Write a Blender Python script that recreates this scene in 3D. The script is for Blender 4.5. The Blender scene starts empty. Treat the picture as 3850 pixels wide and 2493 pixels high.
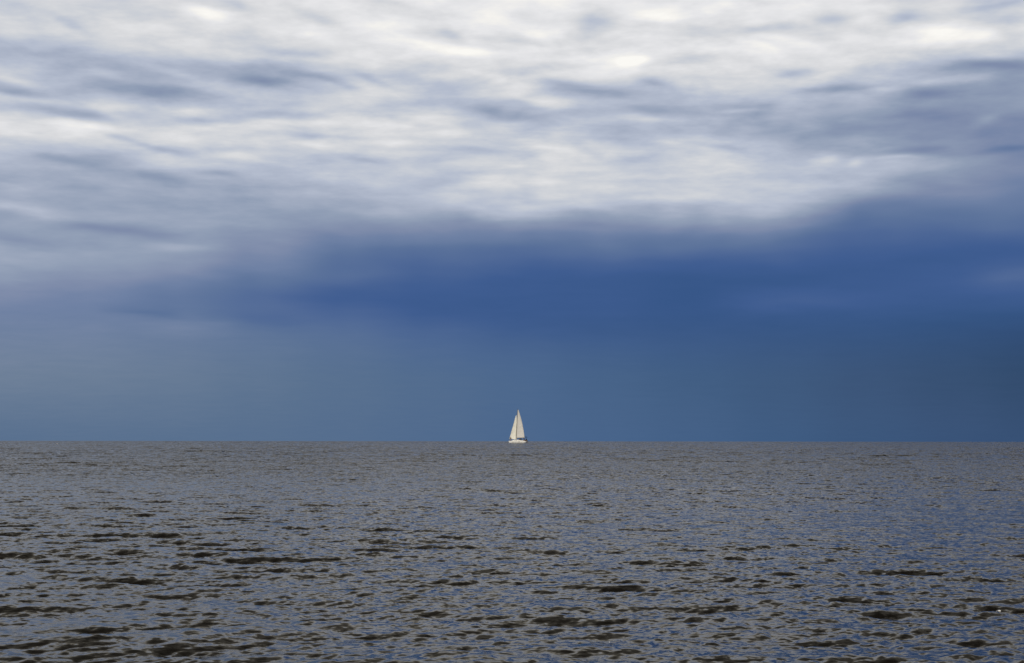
import bpy, bmesh, math
import numpy as np
from mathutils import Vector, Matrix

S = bpy.context.scene
COL = S.collection
R_EARTH = 6.371e6
CAM_H = 1.2
F_PX = 4647.0                      # focal length of the photograph in its own pixels (3850 wide)
PITCH = math.radians(5.04)
SUN_EL = math.radians(33)
SUN_DIR_XY = (-0.50, -0.87)        # behind the photographer, to the left

# ------------------------------------------------------------------ camera
cam_data = bpy.data.cameras.new("camera")
cam_data.sensor_width = 36.0
cam_data.lens = 36.0 * F_PX / 3850.0
cam_data.clip_start = 0.05
cam_data.clip_end = 20000
cam = bpy.data.objects.new("camera", cam_data)
COL.objects.link(cam)
cam.matrix_world = (Matrix.Translation((0, 0, CAM_H)) @ Matrix.Rotation(math.pi / 2 + PITCH, 4, 'X')
                    @ Matrix.Rotation(math.radians(0.065), 4, 'Z'))
S.camera = cam
S.view_settings.view_transform = 'Standard'
S.view_settings.look = 'None'
S.view_settings.exposure = 0
S.view_settings.gamma = 1
S.view_settings.use_curve_mapping = False


# ------------------------------------------------------------------ node helpers
class NT:
    def __init__(self, tree):
        self.t = tree
        tree.nodes.clear()

    def n(self, typ, **kw):
        nd = self.t.nodes.new(typ)
        for k, v in kw.items():
            setattr(nd, k, v)
        return nd

    def link(self, a, b):
        self.t.links.new(a, b)

    def put(self, sock, v):
        if isinstance(v, bpy.types.NodeSocket):
            self.link(v, sock)
        elif v is not None:
            sock.default_value = v

    def m(self, op, a, b=None, c=None, clamp=False):
        nd = self.n('ShaderNodeMath', operation=op, use_clamp=clamp)
        self.put(nd.inputs[0], a); self.put(nd.inputs[1], b)
        if c is not None:
            self.put(nd.inputs[2], c)
        return nd.outputs[0]

    def vm(self, op, a, b=None, out=0):
        nd = self.n('ShaderNodeVectorMath', operation=op)
        self.put(nd.inputs[0], a)
        if b is not None:
            self.put(nd.inputs[1], b)
        return nd.outputs[out]

    def xyz(self, x, y, z):
        nd = self.n('ShaderNodeCombineXYZ')
        self.put(nd.inputs[0], x); self.put(nd.inputs[1], y); self.put(nd.inputs[2], z)
        return nd.outputs[0]

    def sep(self, v):
        nd = self.n('ShaderNodeSeparateXYZ'); self.link(v, nd.inputs[0])
        return nd.outputs

    def noise(self, vec, scale, detail=4, rough=0.5, dist=0.0, out=0, dim='3D'):
        nd = self.n('ShaderNodeTexNoise', noise_dimensions=dim)
        self.put(nd.inputs['Vector'], vec)
        nd.inputs['Scale'].default_value = scale
        nd.inputs['Detail'].default_value = detail
        nd.inputs['Roughness'].default_value = rough
        nd.inputs['Distortion'].default_value = dist
        return nd.outputs[out]

    def step(self, x, a, b, o0=0.0, o1=1.0, smooth=True):
        nd = self.n('ShaderNodeMapRange')
        nd.interpolation_type = 'SMOOTHSTEP' if smooth else 'LINEAR'
        nd.clamp = True
        self.put(nd.inputs['Value'], x)
        for k, v in zip(('From Min', 'From Max', 'To Min', 'To Max'), (a, b, o0, o1)):
            nd.inputs[k].default_value = v
        return nd.outputs[0]

    def mix(self, f, a, b):
        nd = self.n('ShaderNodeMix', data_type='RGBA')
        self.put(nd.inputs[0], f)
        self.put(nd.inputs[6], a); self.put(nd.inputs[7], b)
        return nd.outputs[2]

    def ramp(self, f, stops, interp='LINEAR'):
        nd = self.n('ShaderNodeValToRGB')
        self.put(nd.inputs[0], f)
        cr = nd.color_ramp
        cr.interpolation = interp
        while len(cr.elements) > 1:
            cr.elements.remove(cr.elements[-1])
        cr.elements[0].position = stops[0][0]
        cr.elements[0].color = (*stops[0][1], 1)
        for p, c in stops[1:]:
            e = cr.elements.new(p)
            e.color = (*c, 1)
        return nd.outputs[0]


def lin(c):
    c = c / 255.0
    return c / 12.92 if c <= 0.04045 else ((c + 0.055) / 1.055) ** 2.4


def rgb(r, g, b):
    return (lin(r), lin(g), lin(b))


def direction(px, py):
    """azimuth / elevation (radians) seen at a place of the 2380 px wide view of the sky"""
    X = px * 3850 / 2380 - 1925
    Y = 1246.5 - py * 3850 / 2380
    fy = F_PX * math.cos(PITCH) - Y * math.sin(PITCH)
    fz = F_PX * math.sin(PITCH) + Y * math.cos(PITCH)
    return math.atan2(X, fy), math.atan2(fz, math.hypot(X, fy))


# ------------------------------------------------------------------ sky (world)
# brightness of the cloud deck by azimuth (columns) and height (rows)
XS = [0, 200, 400, 600, 800, 1000, 1200, 1400, 1600, 1800, 2000, 2200, 2380]
SKY = {
    0:    [210, 215, 215, 222, 228, 233, 238, 239, 236, 231, 225, 218, 208],
    50:   [219, 218, 227, 233, 233, 233, 231, 233, 233, 228, 227, 222, 215],
    85:   [222, 219, 222, 228, 233, 233, 233, 231, 231, 225, 225, 225, 215],
    120:  [200, 186, 184, 205, 228, 233, 233, 231, 228, 227, 228, 227, 205],
    150:  [190, 175, 178, 195, 215, 225, 225, 229, 227, 219, 222, 205, 170],
    180:  [200, 185, 192, 182, 200, 215, 222, 222, 222, 212, 204, 190, 160],
    210:  [178, 175, 170, 182, 203, 203, 207, 205, 205, 195, 190, 172, 152],
    238:  [203, 205, 202, 205, 213, 208, 196, 196, 190, 180, 172, 162, 150],
    265:  [192, 197, 205, 208, 215, 208, 196, 198, 182, 174, 165, 152, 142],
    292:  [212, 225, 215, 220, 214, 214, 205, 194, 182, 170, 150, 141, 138],
    322:  [222, 218, 213, 214, 214, 213, 208, 193, 192, 182, 160, 144, 134],
    350:  [212, 200, 208, 212, 210, 208, 212, 212, 204, 196, 172, 150, 135],
    378:  [192, 185, 195, 204, 200, 204, 218, 218, 211, 205, 188, 160, 137],
    405:  [173, 175, 175, 190, 194, 200, 214, 214, 208, 204, 188, 162, 134],
    435:  [178, 168, 170, 180, 188, 196, 212, 212, 207, 203, 182, 143, 126],
    465:  [172, 170, 166, 171, 177, 192, 206, 209, 205, 192, 162, 134, 121],
    492:  [176, 168, 165, 165, 162, 182, 194, 180, 172, 158, 132, 117, 114],
    520:  [163, 160, 162, 160, 147, 156, 160, 148, 150, 134, 117, 110, 107],
    545:  [162, 161, 161, 153, 134, 133, 134, 131, 125, 114, 107, 101, 97],
    575:  [162, 160, 157, 144, 118, 115, 113, 115, 109, 103, 96, 93, 90],
    605:  [170, 160, 150, 136, 108, 103, 101, 102, 95, 92, 89, 88, 93],
    640:  [158, 148, 136, 122, 107, 95, 90, 89, 86, 85, 87, 89, 96],
    680:  [144, 134, 120, 107, 92, 89, 88, 87, 83, 85, 87, 88, 90],
    720:  [132, 127, 120, 109, 98, 89, 87, 87, 83, 84, 85, 84, 83],
    760:  [128, 129, 122, 113, 106, 97, 90, 86, 84, 83, 82, 79, 75],
    800:  [129, 128, 122, 116, 110, 102, 96, 91, 87, 84, 81, 77, 72],
    860:  [128, 126, 122, 116, 110, 105, 101, 95, 90, 86, 81, 76, 71],
    920:  [122, 121, 118, 114, 110, 106, 102, 97, 92, 87, 82, 77, 73],
    975:  [116, 116, 115, 112, 109, 106, 102, 98, 94, 89, 84, 80, 76],
    1020: [112, 113, 112, 111, 109, 106, 103, 99, 95, 90, 85, 81, 78],
}
# single streaks and gaps: x, y, half width, half height, tilt (degrees, down to the right), change in brightness
BLOBS = [
    (480, 36, 60, 9, 8, 20), (150, 50, 55, 7, 22, -14), (545, 20, 50, 8, 12, -14), (230, 170, 42, 7, 5, 14),
    (380, 172, 55, 7, 15, 13), (55, 192, 60, 9, 5, 26), (30, 214, 65, 9, 5, -16), (110, 240, 110, 7, 0, 10),
    (170, 268, 100, 10, -3, -20), (350, 208, 110, 10, 5, -14), (272, 270, 42, 12, 15, 20), (130, 296, 60, 12, 0, 12),
    (480, 281, 105, 7, -5, -18), (430, 258, 60, 6, -5, 10), (560, 190, 75, 9, 3, -14),
    (740, 38, 75, 10, 15, -14), (715, 78, 65, 10, 5, 9), (700, 125, 65, 8, 0, -17), (945, 10, 40, 6, 10, -12),
    (1050, 85, 35, 12, 10, -14), (970, 108, 65, 9, 8, 11), (1085, 125, 75, 7, 0, 10), (1145, 85, 45, 9, 5, -11),
    (710, 180, 90, 8, 5, -16), (610, 196, 50, 10, 5, -12), (775, 201, 50, 7, 15, -11), (860, 185, 60, 8, 18, -16),
    (1010, 200, 70, 12, 12, -14), (1110, 178, 60, 9, 15, 14), (1140, 253, 75, 11, 8, -22), (880, 270, 38, 5, 3, -12),
    (660, 275, 85, 7, 0, -16), (760, 291, 135, 6, -2, 14), (985, 268, 65, 5, 0, 8), (980, 290, 50, 6, 8, -10),
    (1375, 56, 30, 18, 5, -24), (1540, 48, 60, 10, 5, 13), (1460, 140, 40, 10, -8, 26), (1230, 92, 55, 9, 5, -14),
    (1590, 137, 60, 7, -5, -12), (1760, 68, 60, 8, 0, -18), (1740, 105, 50, 8, 20, 12), (1530, 190, 55, 9, 12, -22),
    (1310, 206, 75, 10, 15, -17), (1425, 222, 42, 8, 5, -13), (1270, 231, 65, 7, 12, 15), (1260, 265, 110, 9, 0, -14),
    (1720, 257, 40, 4, 3, 15), (1520, 255, 85, 7, 5, -13), (1500, 276, 75, 6, 5, 12), (1440, 296, 55, 8, 0, -10),
    (1915, 50, 32, 10, 0, -14), (2080, 38, 34, 9, -5, -22), (2300, 8, 65, 6, 0, -16), (1810, 95, 65, 7, 12, 15),
    (2170, 71, 65, 12, 8, 12), (2290, 75, 40, 10, 0, 14), (1860, 163, 52, 8, 0, -24), (1955, 203, 90, 7, 0, -22),
    (2160, 218, 47, 10, 0, -22), (2280, 152, 95, 8, 3, -28), (2080, 207, 40, 8, 0, 12), (2120, 258, 90, 8, 0, -10),
    (2285, 283, 34, 8, -25, 11), (2200, 185, 80, 6, 3, 12), (270, 320, 60, 5, 3, -12), (410, 348, 75, 6, 8, -20), (150, 381, 62, 8, 8, -17),
    (560, 372, 95, 8, 5, 13), (520, 405, 62, 6, 5, -12), (350, 416, 110, 10, 8, -12), (60, 483, 95, 7, 5, 15),
    (220, 532, 100, 9, 3, -17), (370, 541, 85, 8, 5, -12), (420, 567, 75, 7, 3, 14), (40, 563, 75, 8, 0, -11),
    (740, 338, 62, 6, 0, 14), (910, 333, 52, 7, 0, 17), (860, 366, 60, 6, 5, -10), (1060, 488, 75, 10, 18, 10),
    (1130, 350, 85, 7, 5, -15), (770, 319, 110, 5, 0, -11), (1310, 350, 60, 10, 20, 10), (1375, 345, 45, 9, 30, -8),
    (1500, 370, 62, 8, -5, -13), (1560, 335, 55, 6, 12, 13), (1660, 346, 62, 6, 10, -13), (1918, 367, 24, 10, 0, 20),
    (1973, 378, 16, 8, 0, 14), (2110, 351, 80, 7, 0, -16), (2070, 366, 65, 5, 3, 12), (2330, 345, 75, 6, 0, -12),
    (2000, 492, 50, 30, 0, -6), (1850, 700, 150, 14, 0, 7), (2345, 648, 90, 10, -8, 7), (430, 762, 95, 12, 3, 7),
    (350, 728, 75, 8, 8, -7), (620, 738, 90, 12, 5, -6),
]

world = bpy.data.worlds.new("World")
S.world = world
world.use_nodes = True
world.cycles.sampling_method = 'NONE'
w = NT(world.node_tree)
tc = w.n('ShaderNodeTexCoord')
d = w.vm('NORMALIZE', tc.outputs['Generated'])
dx, dy, dz = w.sep(d)
az = w.m('ARCTAN2', dx, dy)
el = w.m('ARCSINE', dz)
# a flat cloud deck seen in perspective, for the fine structure
inv = w.m('DIVIDE', 1.0, w.m('ADD', w.m('MAXIMUM', dz, 0.0), 0.075))
plane = w.xyz(w.m('MULTIPLY', dx, inv), w.m('MULTIPLY', dy, inv), 0.0)
wc = w.noise(plane, 3.2, 1.5, 0.45, 0.0, out=1)
wr, wg, wb = w.sep(w.vm('SUBTRACT', wc, (0.5, 0.5, 0.5)))
# the structure gets thinner towards the horizon
azw = w.m('MULTIPLY_ADD', wr, w.step(el, 0.08, 0.26, 0.02, 0.035), az)
elw = w.m('MULTIPLY_ADD', wg, w.step(el, 0.0, 0.3, 0.006, 0.011), el)
# the curtain of rain cloud ends unevenly
veil = w.m('SUBTRACT', w.noise(w.xyz(w.m('MULTIPLY', az, 7.0), w.m('MULTIPLY', el, 9.0), 3.0), 1.6, 2, 0.5), 0.5)
veil = w.m('MULTIPLY', veil, w.m('MULTIPLY', w.step(el, 0.07, 0.15), w.step(el, 0.18, 0.26, 1.0, 0.0)))
elw = w.m('MULTIPLY_ADD', veil, 0.020, elw)
pos = w.m('DIVIDE', elw, 0.40, clamp=True)
cols = [direction(x, 500)[0] for x in XS]
vals = []
for g in range(0, len(XS), 3):
    idx = [min(g + k, len(XS) - 1) for k in range(3)]
    st = []
    for y, row in SKY.items():
        st.append((max(0.0, min(1.0, direction(XS[idx[1]], y)[1] / 0.40)), tuple(row[i] / 255 for i in idx)))
    st.sort()
    st.append((0.98, (0.88, 0.88, 0.88)))
    r = w.ramp(pos, st, 'CARDINAL')
    vals += list(w.sep(r))[:len(set(idx))]
lum = vals[0]
for i in range(1, len(XS)):
    f = w.step(azw, cols[i - 1], cols[i])
    nd = w.n('ShaderNodeMix', data_type='FLOAT')
    w.put(nd.inputs[0], f); w.put(nd.inputs[2], lum); w.put(nd.inputs[3], vals[i])
    lum = nd.outputs[0]
uv = w.xyz(w.m('MULTIPLY_ADD', wb, 0.04, azw), w.m('MULTIPLY_ADD', wr, 0.007, elw), 0.0)
for bx_, by_, sx_, sy_, an_, amp_ in BLOBS:
    a0, e0 = direction(bx_, by_)
    px = 3850 / 2380 / F_PX
    mp = w.n('ShaderNodeMapping', vector_type='TEXTURE')
    w.link(uv, mp.inputs['Vector'])
    mp.inputs['Location'].default_value = (a0, e0, 0)
    mp.inputs['Rotation'].default_value = (0, 0, -math.radians(an_) * 0.8)
    mp.inputs['Scale'].default_value = (sx_ * px, sy_ * px * (1.2 if by_ < 430 else 1.7), 1e6)
    q = w.vm('DOT_PRODUCT', mp.outputs[0], mp.outputs[0], out=1)
    # the running sum travels in the third component
    acc = w.n('ShaderNodeVectorMath', operation='MULTIPLY_ADD')
    w.put(acc.inputs[0], w.m('POWER', 0.42, q))
    acc.inputs[1].default_value = (0, 0, amp_ / 255 * (1.4 if by_ < 430 else 1.1))
    w.put(acc.inputs[2], uv)
    uv = acc.outputs[0]
lum = w.m('ADD', lum, w.sep(uv)[2])
# fine wisps
n1 = w.noise(plane, 4.5, 5, 0.55, 0.15)
n2 = w.noise(w.vm('MULTIPLY', plane, (0.8, 1.0, 1.0)), 9.0, 4, 0.55, 0.1)
wis = w.m('ADD', w.m('MULTIPLY', w.m('SUBTRACT', n1, 0.5), 0.22), w.m('MULTIPLY', w.m('SUBTRACT', n2, 0.5), w.step(el, 0.15, 0.30, 0.08, 0.24)))
wamp = w.m('MULTIPLY', w.step(lum, 0.40, 0.74), w.step(el, 0.10, 0.24, 0.35, 1.0))
wamp = w.m('ADD', wamp, 0.06)
lum = w.m('MULTIPLY_ADD', wis, wamp, w.m('SUBTRACT', lum, w.step(lum, 0.5, 0.9, 0.0, 0.018)))
# above the photograph's frame: unseen grey cloud, shaped dark to darken the near waves
up_n = w.noise(w.vm('ADD', plane, (7.3, 2.1, 0)), 1.6, 5, 0.6, 0.4)
up = w.step(up_n, 0.35, 0.65, -0.10, 0.08)
up = w.m('ADD', up, w.ramp(el, [(0.355, (0.74,) * 3), (0.48, (0.58,) * 3), (0.72, (0.41,) * 3), (1.1, (0.20,) * 3)]))
upf = w.step(el, 0.355, 0.44)
nd = w.n('ShaderNodeMix', data_type='FLOAT')
w.put(nd.inputs[0], upf); w.put(nd.inputs[2], lum); w.put(nd.inputs[3], up)
lum = nd.outputs[0]
CA = [(70, 38, 118), (80, 46, 130), (90, 60, 143), (102, 77, 149), (115, 93, 154), (128, 110, 163), (139, 126, 169),
      (158, 145, 181), (177, 168, 196), (190, 182, 207), (199, 193, 211), (210, 207, 216), (218, 217, 221), (232, 232, 234),
      (243, 245, 239), (250, 252, 245)]
CB = [(70, 42, 106), (80, 53, 118), (90, 60, 129), (101, 72, 140), (112, 88, 143), (127, 109, 152), (150, 141, 173),
      (250, 250, 250)]
ca = w.ramp(lum, [(g / 255, rgb(r, g, b)) for g, r, b in CA])
cb = w.ramp(lum, [(g / 255, rgb(r, g, b)) for g, r, b in CB])
e_lo, e_hi = direction(1190, 900)[1], direction(1190, 700)[1]
cloud = w.mix(w.step(el, e_lo, e_hi), cb, ca)
# unseen overhead cloud toned warm grey to warm the water's reflections
cw = w.ramp(lum, [(g / 255, rgb(min(255, g * 1.03), g, g * 0.93)) for g in (20, 50, 80, 110, 140, 170, 200, 230, 250)])
cloud = w.mix(w.step(el, 0.345, 0.40), cloud, cw)
cloud = w.vm('SCALE', cloud)
cloud.node.inputs['Scale'].default_value = 10.0
sky = w.n('ShaderNodeTexSky', sky_type='NISHITA')
sky.sun_disc = False
sky.sun_elevation = SUN_EL
sky.sun_rotation = math.atan2(SUN_DIR_XY[0], SUN_DIR_XY[1])
final = w.mix(0.985, sky.outputs[0], cloud)
bg = w.n('ShaderNodeBackground')
w.link(final, bg.inputs[0])
bg.inputs[1].default_value = 0.1
wo = w.n('ShaderNodeOutputWorld')
w.link(bg.outputs[0], wo.inputs[0])

# ------------------------------------------------------------------ sun
sd = bpy.data.lights.new("sun", 'SUN')
sd.energy = 3.2
sd.angle = math.radians(3)
sd.color = (1.0, 0.93, 0.80)
sun = bpy.data.objects.new("sun", sd)
COL.objects.link(sun)
sv = Vector((SUN_DIR_XY[0], SUN_DIR_XY[1], 0)).normalized() * math.cos(SUN_EL) + Vector((0, 0, math.sin(SUN_EL)))
sun.rotation_euler = sv.to_track_quat('Z', 'Y').to_euler()


# ------------------------------------------------------------------ materials
def material(name, color, rough=0.5, spec=0.5, metal=0.0, var=0.0, vscale=4.0, bump=0.0):
    m = bpy.data.materials.new(name)
    m.use_nodes = True
    t = NT(m.node_tree)
    b = t.n('ShaderNodeBsdfPrincipled')
    o = t.n('ShaderNodeOutputMaterial')
    t.link(b.outputs[0], o.inputs[0])
    b.inputs['Roughness'].default_value = rough
    b.inputs['Metallic'].default_value = metal
    b.inputs['Specular IOR Level'].default_value = spec
    tcn = t.n('ShaderNodeTexCoord')
    nz = t.noise(tcn.outputs['Object'], vscale, 4, 0.6)
    c2 = tuple(max(0, c * (1 - var)) for c in color)
    t.link(t.mix(t.step(nz, 0.35, 0.65), (*color, 1), (*c2, 1)), b.inputs['Base Color'])
    if bump:
        bp = t.n('ShaderNodeBump')
        bp.inputs['Strength'].default_value = bump
        t.link(nz, bp.inputs['Height']); t.link(bp.outputs[0], b.inputs['Normal'])
    return m


def sailcloth(name, color):
    m = bpy.data.materials.new(name)
    m.use_nodes = True
    t = NT(m.node_tree)
    o = t.n('ShaderNodeOutputMaterial')
    df = t.n('ShaderNodeBsdfDiffuse'); tr = t.n('ShaderNodeBsdfTranslucent'); mx = t.n('ShaderNodeMixShader')
    tcn = t.n('ShaderNodeTexCoord')
    x, y, z = t.sep(tcn.outputs['Object'])
    seam = t.m('PINGPONG', t.m('MULTIPLY_ADD', x, 0.12, z), 0.55)         # cloth panels
    line = t.step(seam, 0.0, 0.035, 0.80, 1.0)
    nz = t.noise(tcn.outputs['Object'], 0.9, 4, 0.6)
    tone = t.m('MULTIPLY', line, t.step(nz, 0.3, 0.7, 0.90, 1.0))
    c = t.vm('SCALE', color); t.put(c.node.inputs['Scale'], tone)
    t.link(c, df.inputs[0]); t.link(c, tr.inputs[0])
    mx.inputs[0].default_value = 0.22
    t.link(df.outputs[0], mx.inputs[1]); t.link(tr.outputs[0], mx.inputs[2]); t.link(mx.outputs[0], o.inputs[0])
    return m


M = {
    'gelcoat': material('gelcoat', (0.86, 0.85, 0.82), 0.25, 0.5, var=0.05, vscale=1.5),
    'deck': material('deck', (0.74, 0.72, 0.64), 0.6, 0.3, var=0.08, vscale=3),
    'antifoul_and_shade': material('antifoul_and_shade', (0.035, 0.03, 0.03), 0.5, 0.4, var=0.3),  # antifouling below water; also the dark shade painted along the waterline
    'navy': material('navy_canvas', (0.018, 0.025, 0.055), 0.8, 0.2, var=0.25),
    'brown': material('brown_canvas', (0.045, 0.024, 0.012), 0.8, 0.2, var=0.25),
    'glass': material('dark_glass', (0.02, 0.035, 0.05), 0.1, 0.6, var=0.1),
    'mast': material('mast_alloy', (0.09, 0.08, 0.05), 0.45, 0.5, var=0.15),
    'steel': material('steel', (0.30, 0.30, 0.29), 0.3, 0.5, metal=0.8, var=0.1),
    'wire': material('wire', (0.06, 0.06, 0.055), 0.5, 0.4, var=0.1),
    'teak': material('teak', (0.22, 0.13, 0.06), 0.7, 0.3, var=0.35, vscale=6),
    'main': sailcloth('main_cloth', (0.67, 0.65, 0.62)),
    'jib': sailcloth('jib_cloth', (0.88, 0.86, 0.78)),
    'skin': material('skin', (0.42, 0.24, 0.16), 0.6, 0.3, var=0.12, vscale=12),
    'hair': material('hair', (0.03, 0.018, 0.01), 0.7, 0.3, var=0.3, vscale=30),
    'dark_cloth': material('dark_cloth', (0.018, 0.014, 0.02), 0.9, 0.1, var=0.3, vscale=8),
    'brown_cloth': material('brown_cloth', (0.05, 0.025, 0.012), 0.9, 0.1, var=0.3, vscale=8),
    'tan_cloth': material('tan_cloth', (0.30, 0.17, 0.06), 0.9, 0.1, var=0.25, vscale=8),
    'shoe': material('shoe', (0.05, 0.04, 0.03), 0.7, 0.3, var=0.2),
    'feather': material('white_feather', (0.80, 0.80, 0.78), 0.8, 0.2, var=0.08, vscale=20),
    'grey_feather': material('grey_feather', (0.10, 0.10, 0.11), 0.8, 0.2, var=0.3, vscale=20),
    'bill': material('bill', (0.55, 0.35, 0.05), 0.5, 0.4, var=0.1),
    'foam': material('foam', (0.85, 0.86, 0.86), 0.6, 0.4, var=0.06, vscale=200),
}


def link_obj(name, mesh, mat=None, parent=None, smooth=True):
    o = bpy.data.objects.new(name, mesh)
    COL.objects.link(o)
    if mat:
        mesh.materials.append(mat)
    if smooth:
        mesh.polygons.foreach_set('use_smooth', [True] * len(mesh.polygons))
    if parent:
        o.parent = parent
    return o


def bm_obj(name, bm, mat, parent=None, smooth=True):
    me = bpy.data.meshes.new(name)
    bmesh.ops.recalc_face_normals(bm, faces=bm.faces)
    bm.to_mesh(me)
    bm.free()
    return link_obj(name, me, mat, parent, smooth)


def tag(o, label=None, cat=None, group=None, kind=None):
    if label: o['label'] = label
    if cat: o['category'] = cat
    if group: o['group'] = group
    if kind: o['kind'] = kind
    return o


def empty(name, loc, rz=0.0):
    o = bpy.data.objects.new(name, None)
    COL.objects.link(o)
    o.location = loc
    o.rotation_euler = (0, 0, rz)
    return o


def tube(bm, pts, r, seg=8, cap=True):
    """tube through pts; r is a number or one per point"""
    pts = [Vector(p) for p in pts]
    rs = r if isinstance(r, (list, tuple)) else [r] * len(pts)
    rings = []
    for i, p in enumerate(pts):
        t = (pts[min(i + 1, len(pts) - 1)] - pts[max(i - 1, 0)]).normalized()
        a = t.cross(Vector((0, 0, 1)))
        if a.length < 1e-3:
            a = t.cross(Vector((1, 0, 0)))
        a.normalize()
        b = t.cross(a)
        rings.append([bm.verts.new(p + (a * math.cos(k * 2 * math.pi / seg) + b * math.sin(k * 2 * math.pi / seg)) * rs[i])
                      for k in range(seg)])
    for i in range(len(rings) - 1):
        for k in range(seg):
            bm.faces.new((rings[i][k], rings[i][(k + 1) % seg], rings[i + 1][(k + 1) % seg], rings[i + 1][k]))
    if cap:
        bm.faces.new(rings[0]); bm.faces.new(rings[-1])
    return bm


def loft(bm, rings, closed=True, cap=True):
    vr = [[bm.verts.new(p) for p in ring] for ring in rings]
    n = len(vr[0])
    for i in range(len(vr) - 1):
        for k in range(n if closed else n - 1):
            bm.faces.new((vr[i][k], vr[i][(k + 1) % n], vr[i + 1][(k + 1) % n], vr[i + 1][k]))
    if cap and closed:
        bm.faces.new(vr[0]); bm.faces.new(vr[-1])
    return vr


# ------------------------------------------------------------------ the sea
rng = np.random.default_rng(11)
WIND = math.radians(-90 + 14)          # waves run towards the shore, slightly to the right


def wave_tile(size, n, l_min, l_max, slope_rms, spread=3.0, seed=1, chop=1.0, peak=None, direction_=WIND):
    """periodic height and horizontal shift, wavelengths l_min..l_max, given r.m.s. slope"""
    g = np.random.default_rng(seed)
    k1 = np.fft.fftfreq(n, d=size / n) * 2 * np.pi
    kx, ky = np.meshgrid(k1, k1, indexing='ij')
    k = np.hypot(kx, ky)
    k[0, 0] = 1e-6
    lam = 2 * np.pi / k
    band = (lam > l_min) & (lam < l_max)
    amp = np.where(band, k ** -2.0, 0.0)
    if peak:
        amp *= np.exp(-0.9 * (lam / peak) ** 2)
    c = np.cos(np.arctan2(ky, kx) - direction_)
    amp *= np.where(c > 0, np.abs(c) ** spread, 0.12 * np.abs(c) ** spread) + 0.04
    H = amp * (g.normal(size=(n, n)) + 1j * g.normal(size=(n, n)))
    h = np.fft.ifft2(H).real
    sx = np.fft.ifft2(1j * kx * H).real
    sy = np.fft.ifft2(1j * ky * H).real
    s = slope_rms / math.sqrt((sx ** 2 + sy ** 2).mean())
    Dx = np.fft.ifft2(-1j * kx / k * H).real * s * chop
    Dy = np.fft.ifft2(-1j * ky / k * H).real * s * chop
    return (size, n, np.stack([Dx, Dy, h * s], -1).astype(np.float32), l_min, l_max)


def sample(tile, x, y):
    size, n, A = tile[:3]
    fx = (x / size) % 1.0 * n
    fy = (y / size) % 1.0 * n
    i0 = np.floor(fx).astype(np.int32); j0 = np.floor(fy).astype(np.int32)
    tx = (fx - i0)[..., None].astype(np.float32); ty = (fy - j0)[..., None].astype(np.float32)
    i0 %= n; j0 %= n
    i1 = (i0 + 1) % n; j1 = (j0 + 1) % n
    return ((A[i0, j0] * (1 - tx) + A[i1, j0] * tx) * (1 - ty) + (A[i0, j1] * (1 - tx) + A[i1, j1] * tx) * ty)


BANDS = [   # tile, fade with distance: (in from, in to)
    wave_tile(43.0, 512, 0.62, 4.0, 0.050, 4.0, 27, 1.4, peak=1.7),
    wave_tile(19.0, 1024, 0.21, 0.62, 0.086, 3.0, 5, 1.25),
    wave_tile(9.0, 1024, 0.05, 0.21, 0.125, 2.0, 9, 1.0),
    wave_tile(211.0, 512, 2.4, 9.0, 0.070, 3.0, 41, 1.1),
    wave_tile(907.0, 512, 9.0, 30.0, 0.028, 3.0, 43, 1.0),
]
GUST = wave_tile(83.0, 256, 3.0, 40.0, 0.1, 0.5, 33, 1.0)
GUST[2][..., 2] /= GUST[2][..., 2].std()

# polar sheet: fine close to the shore, coarser outwards
rr = [1.2]
while rr[-1] < 9000:
    r = rr[-1]
    if r < 80:
        rr.append(r * 1.0034)
    elif r < 300:
        rr.append(r * 1.006)
    elif r < 1600:
        rr.append(r + 2.2)
    else:
        rr.append(r * 1.02)
rr = np.array(rr)
th = np.radians(np.concatenate([np.linspace(-86, -27.2, 300), np.linspace(-27, 27, 1576), np.linspace(27.2, 86, 300)]))
RR, TH = np.meshgrid(rr, th, indexing='ij')
X = RR * np.sin(TH); Y = RR * np.cos(TH)
Z = -(RR ** 2) / (2 * R_EARTH)
DR = np.gradient(rr)[:, None] * np.ones_like(TH)
DT = RR * np.gradient(th)[None, :]
GU = sample(GUST, X, Y)[..., 2]
PX = X.copy(); PY = Y.copy(); PZ = Z.copy()
for bi, t in enumerate(BANDS):
    res = np.maximum(DR, DT)
    lmid = math.sqrt(t[3] * t[4])
    fade = np.clip((lmid * 0.9 - res) / (lmid * 0.6), 0, 1)
    if bi == 3:
        fade = fade * np.clip((RR - 35) / 80, 0, 1)
    if bi == 4:
        fade = fade * np.clip((RR - 250) / 500, 0, 1)
    gm = 1.0 + (0.15, 0.35, 0.45, 0.1, 0.0)[bi] * np.clip(GU, -1.8, 1.8)
    rot = (0.0, 0.35, -0.5, 0.15, -0.2)[bi]
    cr_, sr_ = math.cos(rot), math.sin(rot)
    Dv = sample(t, X * cr_ - Y * sr_, X * sr_ + Y * cr_)
    f = fade * gm
    PX += (Dv[..., 0] * cr_ + Dv[..., 1] * sr_) * f
    PY += (-Dv[..., 0] * sr_ + Dv[..., 1] * cr_) * f
    PZ += Dv[..., 2] * f
nr, nt = RR.shape
verts = np.stack([PX, PY, PZ], -1).reshape(-1, 3)


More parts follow.
